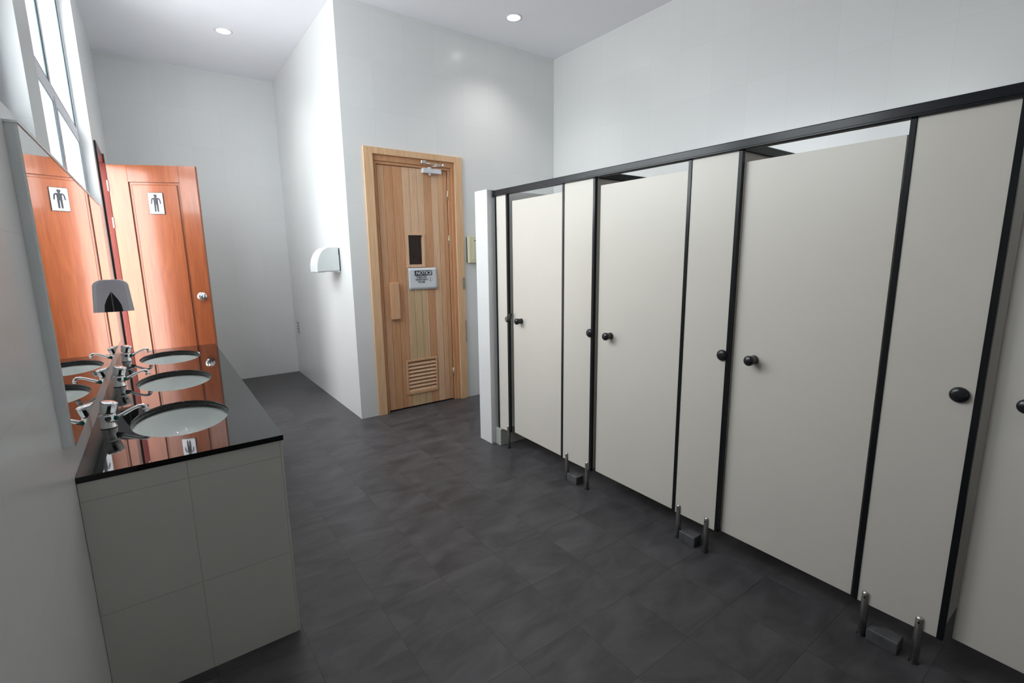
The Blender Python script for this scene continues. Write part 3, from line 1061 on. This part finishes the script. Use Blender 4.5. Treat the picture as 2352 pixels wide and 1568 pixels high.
# soap dispenser stuck to the far end of the mirror
DY, DZ, DD, DHt = 4.055, 1.160, 0.103, 0.205
dp = thing('soap_dispenser', 'grey soap dispenser with a rounded top on the mirror by the orange door', 'soap dispenser', (XM, DY, DZ))
def taper(bm):
    for v in bm.verts:
        v.co.y *= 1.0-0.42*max(0.0, v.co.x)/DD
def dprof(d, h, n_=12, r=0.045):
    pts = [(0.0, 0.0), (d, 0.0), (d-0.008, h*0.5), (d-0.012, h-r)]
    for k in range(1, n_+1):
        t = (PI/2)*k/n_
        pts.append((d-0.012-0.055*(1-math.cos(t)), h-r+r*math.sin(t)))
    pts.append((0.0, h))
    return pts
bm = new_bm()
prism(bm, dprof(DD, DHt), 'Y', -0.050, 0.050)
taper(bm)
obj('cover', bm, M['plastic3'], dp)
bm = new_bm()   # darker side cheek inside the paler front shell
prism(bm, [(x*0.80, z*0.985+0.001) for x, z in dprof(DD, DHt)], 'Y', -0.0535, 0.0535)
taper(bm)
obj('side_body', bm, M['plastic2'], dp)
bm = new_bm()   # dark wedge-shaped recess low against the mirror
w = [(0.002, 0.0005), (0.047, 0.0005), (0.042, 0.045), (0.028, 0.082), (0.002, 0.128)]
prism(bm, w, 'Y', -0.0555, -0.0515)
taper(bm)
obj('side_recess', bm, M['blackp'], dp)

# ------------------------------------------------------------------ toilet cubicles
ZB, ZT = 0.138, 1.915       # underside of the panels, underside of the head rail
PT = 0.013
hr = thing('cubicle_head_rail', 'long black rail running along the top of the toilet cubicles', 'rail', (XP, 1.0, ZT))
bm = new_bm()
box(bm, (-0.014, YB+0.02-1.0, 0.0), (0.024, 3.050-1.0, 0.042), 0.004, seg=2)
box(bm, (-0.017, YB+0.02-1.0, 0.010), (-0.012, 3.049-1.0, 0.016))
obj('rail_profile', bm, M['black'], hr)
bm = new_bm()
box(bm, (-0.017, 3.043-1.0, -0.002), (0.026, 3.0535-1.0, 0.044), 0.003)
obj('end_cap', bm, M['blackp'], hr)

SW = 0.018     # black edge strip width
panels = [
    (3.036, 2.878, 'narrow cream cubicle panel against the white partition, with a black lock'),
    (2.296, 2.016, 'cream cubicle panel between the farthest and the second cubicle door'),
    (1.416, 1.154, 'cream cubicle panel between the second and the third cubicle door'),
    (0.584, 0.307, 'widest-looking cream cubicle panel, nearest whole one at the right'),
]
rods = [(2.905,), (2.238, 2.052), (1.376, 1.216), (0.540, 0.374)]
locky = [2.900, 2.042, 1.189, 0.362]

def lathe_knob(bm, prof, y, z, x=XP):
    lathe(bm, prof, 28, (x, y, z), 'X')

def make_panel(i):
    ya, yb, lab = panels[i]
    yc = (ya+yb)/2
    t = thing('cubicle_pilaster', lab, 'cubicle panel', (XP, yc, 0), group='cream panels between the cubicle doors')
    bm = new_bm()
    box(bm, (0, yb+SW-yc, ZB), (PT, ya-SW-yc, ZT-0.0005))
    obj('panel_board', bm, M['cream'], t)
    for yy in (ya-SW/2, yb+SW/2):
        bm = new_bm()
        box(bm, (-0.004, yy-SW/2-yc, ZB-0.002), (PT+0.004, yy+SW/2-yc, ZT-0.0005), 0.0012)
        obj('edge_strip', bm, M['black'], t)
    for ry in rods[i]:
        bm = new_bm()
        lathe(bm, [(0.0135, 0.0), (0.0135, 0.180), (0.011, 0.1865), (0.004, 0.189), (0, 0.1892)], 20, (0.003, ry-yc, 0))
        rd = obj('support_rod', bm, M['steel'], t)
        bm = new_bm()
        lathe(bm, [(0.0165, 0.0), (0.016, 0.003), (0.0136, 0.004)], 20, (0.003, ry-yc, 0))
        obj('rod_foot', bm, M['blackp'], rd)
        bm = new_bm()
        lathe(bm, [(0.0035, 0), (0.0035, -0.0012)], 12, (0.003-0.0135, ry-yc, 0.168), 'X')
        obj('set_screw', bm, M['blackp'], rd)
    # round lock / indicator, its disc nearly touching the black strip
    ly = locky[i]
    bm = new_bm()
    rr = 0.026
    if i == 0:
        lathe(bm, [(rr*0.8, 0.0), (rr*0.8, -0.006), (rr*0.68, -0.009), (0, -0.009)], 24, (0, ly-yc, 1.018), 'X')
    else:
        lathe(bm, [(rr, 0.0), (rr, -0.006), (rr*0.86, -0.012), (rr*0.5, -0.0155), (0, -0.0165)], 28, (0, ly-yc, 1.018), 'X')
    lk = obj('lock_indicator', bm, M['blackp'], t)
    if i == 0:
        bm = new_bm()
        lathe(bm, [(0.010, -0.009), (0.010, -0.0105), (0.007, -0.0105), (0.007, -0.009)], 20, (0, ly-yc, 1.018), 'X', cap=False)
        obj('lock_ring', bm, M['brass'], lk)
        bm = new_bm()   # lever left turned up, sticking out past the strip
        prism(bm, [(ly-yc-0.030, 1.010), (ly-yc-0.026, 1.010), (ly-yc-0.034, 1.062), (ly-yc-0.052, 1.066)], 'X', -0.010, 0.010)
        obj('lock_lever', bm, M['blackp'], lk)
    return t

for i in range(4):
    make_panel(i)

# doors, hung on their near strip and hanging a little inward at the lock side
doors = [
    (2.852, 2.301, 1.868, 0.016, 'farthest cream cubicle door, next to the white partition'),
    (1.996, 1.421, 1.872, 0.014, 'second cream cubicle door from the white partition'),
    (1.148, 0.589, 1.868, 0.014, 'largest-looking cream cubicle door, third from the white partition'),
    (0.291, -0.290, 1.868, 0.030, 'cream cubicle door cut off by the right edge of the picture'),
]
for i, (yl, yh, zt, sag, lab) in enumerate(doors):
    wd = yl-yh
    t = thing('cubicle_door', lab, 'cubicle door', (XP+0.006, yh, 0), group='cream doors of the toilet cubicles')
    t.rotation_euler = (0, 0, -math.asin(sag/wd))
    bm = new_bm()
    box(bm, (0, 0.001, ZB+0.002), (PT, wd, zt), 0.0008)
    obj('door_board', bm, M['cream'], t)
    ky = {0: 2.750, 1: 1.893, 2: 1.050, 3: 0.206}[i]
    bm = new_bm()
    lathe(bm, [(0.020, 0.0), (0.020, -0.004), (0.0185, -0.007), (0.0195, -0.022), (0.0225, -0.040), (0.0225, -0.047), (0.019, -0.0525), (0.0, -0.055)], 28, (0, ky-yh, 1.018), 'X')
    obj('pull_knob', bm, M['blackp'], t)
    for z in (0.32, 1.66):
        bm = new_bm()
        lathe(bm, [(0.006, z-0.03), (0.006, z+0.03)], 10, (PT+0.006, 0.001, 0))
        box(bm, (PT, 0.001, z-0.03), (PT+0.003, 0.03, z+0.03))
        obj('hinge', bm, M['blackp'], t)
    if i == 3:
        bm = new_bm()
        box(bm, (-0.004, wd-0.012, 1.800), (0.004, wd-0.002, 1.825), 0.001)
        obj('door_bumper', bm, M['blackp'], t)

# dividers running back from the panels to the wall
divs = [(2.030, 'cream divider behind the panel left of the second cubicle door'),
        (1.168, 'cream divider behind the panel left of the largest cubicle door'),
        (0.321, 'cream divider left of the cut-off cubicle door at the right')]
for (y, lab) in divs:
    t = thing('cubicle_divider', lab, 'cubicle divider', (XP+0.03, y+0.006, 0), group='dividers with black caps between the cubicles')
    bm = new_bm()
    box(bm, (0, -0.0065, ZB), (XR-XP-0.031, 0.0065, ZT))
    obj('divider_board', bm, M['cream'], t)
    bm = new_bm()
    box(bm, (-0.004, -0.016, ZT), (XR-XP-0.031, 0.016, ZT+0.040), 0.003)
    obj('cap_rail', bm, M['black'], t)

# plinth blocks beneath the panels
pls = [((2.056, 2.980, 0), (XR, 3.054, 0.135), 'pale grimy tiled block at the foot of the white partition', 'ptile'),
       ((2.060, 2.125, 0), (2.125, 2.218, 0.055), 'dark cement block between the rods left of the second cubicle door', 'plinth'),
       ((2.060, 1.265, 0), (2.125, 1.356, 0.055), 'dark cement block between the rods left of the largest cubicle door', 'plinth'),
       ((2.062, 0.420, 0), (2.125, 0.520, 0.050), 'dark cement block between the rods nearest the camera', 'plinth')]
for (a, b, lab, m_) in pls:
    bm = new_bm()
    box(bm, a, b, 0.003)
    o = obj('plinth_block', bm, M[m_])
    recentre(o, ((a[0]+b[0])/2, (a[1]+b[1])/2, 0))
    tag(o, lab, 'plinth block', None if m_ == 'ptile' else 'dark plinth blocks under the cubicle panels')

# ------------------------------------------------------------------ recessed ceiling lights
def downlight(x, y, label, grp=True):
    t = thing('ceiling_downlight', label, 'ceiling light', (x, y, H), group='recessed round ceiling lights' if grp else None)
    bm = new_bm()
    prof = [(0.055, -0.0005), (0.058, -0.004), (0.072, -0.005), (0.078, -0.002), (0.079, 0.0)]
    lathe(bm, prof, 32, cap=False)
    obj('trim_ring', bm, M['alu'], t)
    bm = new_bm()
    lathe(bm, [(0.056, -0.0015), (0.050, -0.006), (0.030, -0.010), (0, -0.012)], 32, cap=False)
    obj('lamp_lens', bm, M['lamp'], t)
    l = bpy.data.lights.new('lamp', 'SPOT')
    l.energy = 24 if grp else 10
    l.spot_size = R(120)
    l.spot_blend = 0.9
    l.shadow_soft_size = 0.05
    l.color = (1.0, 0.97, 0.93)
    lo = bpy.data.objects.new('lamp_light', l)
    C.objects.link(lo)
    lo.parent = t
    lo.location = (0, 0, -0.03)
    return t

downlight(0.765, 5.55, 'round ceiling light over the far passage by the orange door')
downlight(2.84, 3.80, 'round ceiling light above the first cubicle and the pine door')
downlight(0.765, 2.05, 'round ceiling light above the basins, out of the picture', False)
downlight(2.84, 0.60, 'round ceiling light above the nearer cubicles, out of the picture', False)
downlight(0.765, -1.20, 'round ceiling light behind the viewer on the basin side', False)
downlight(2.84, -1.40, 'round ceiling light behind the viewer on the cubicle side', False)
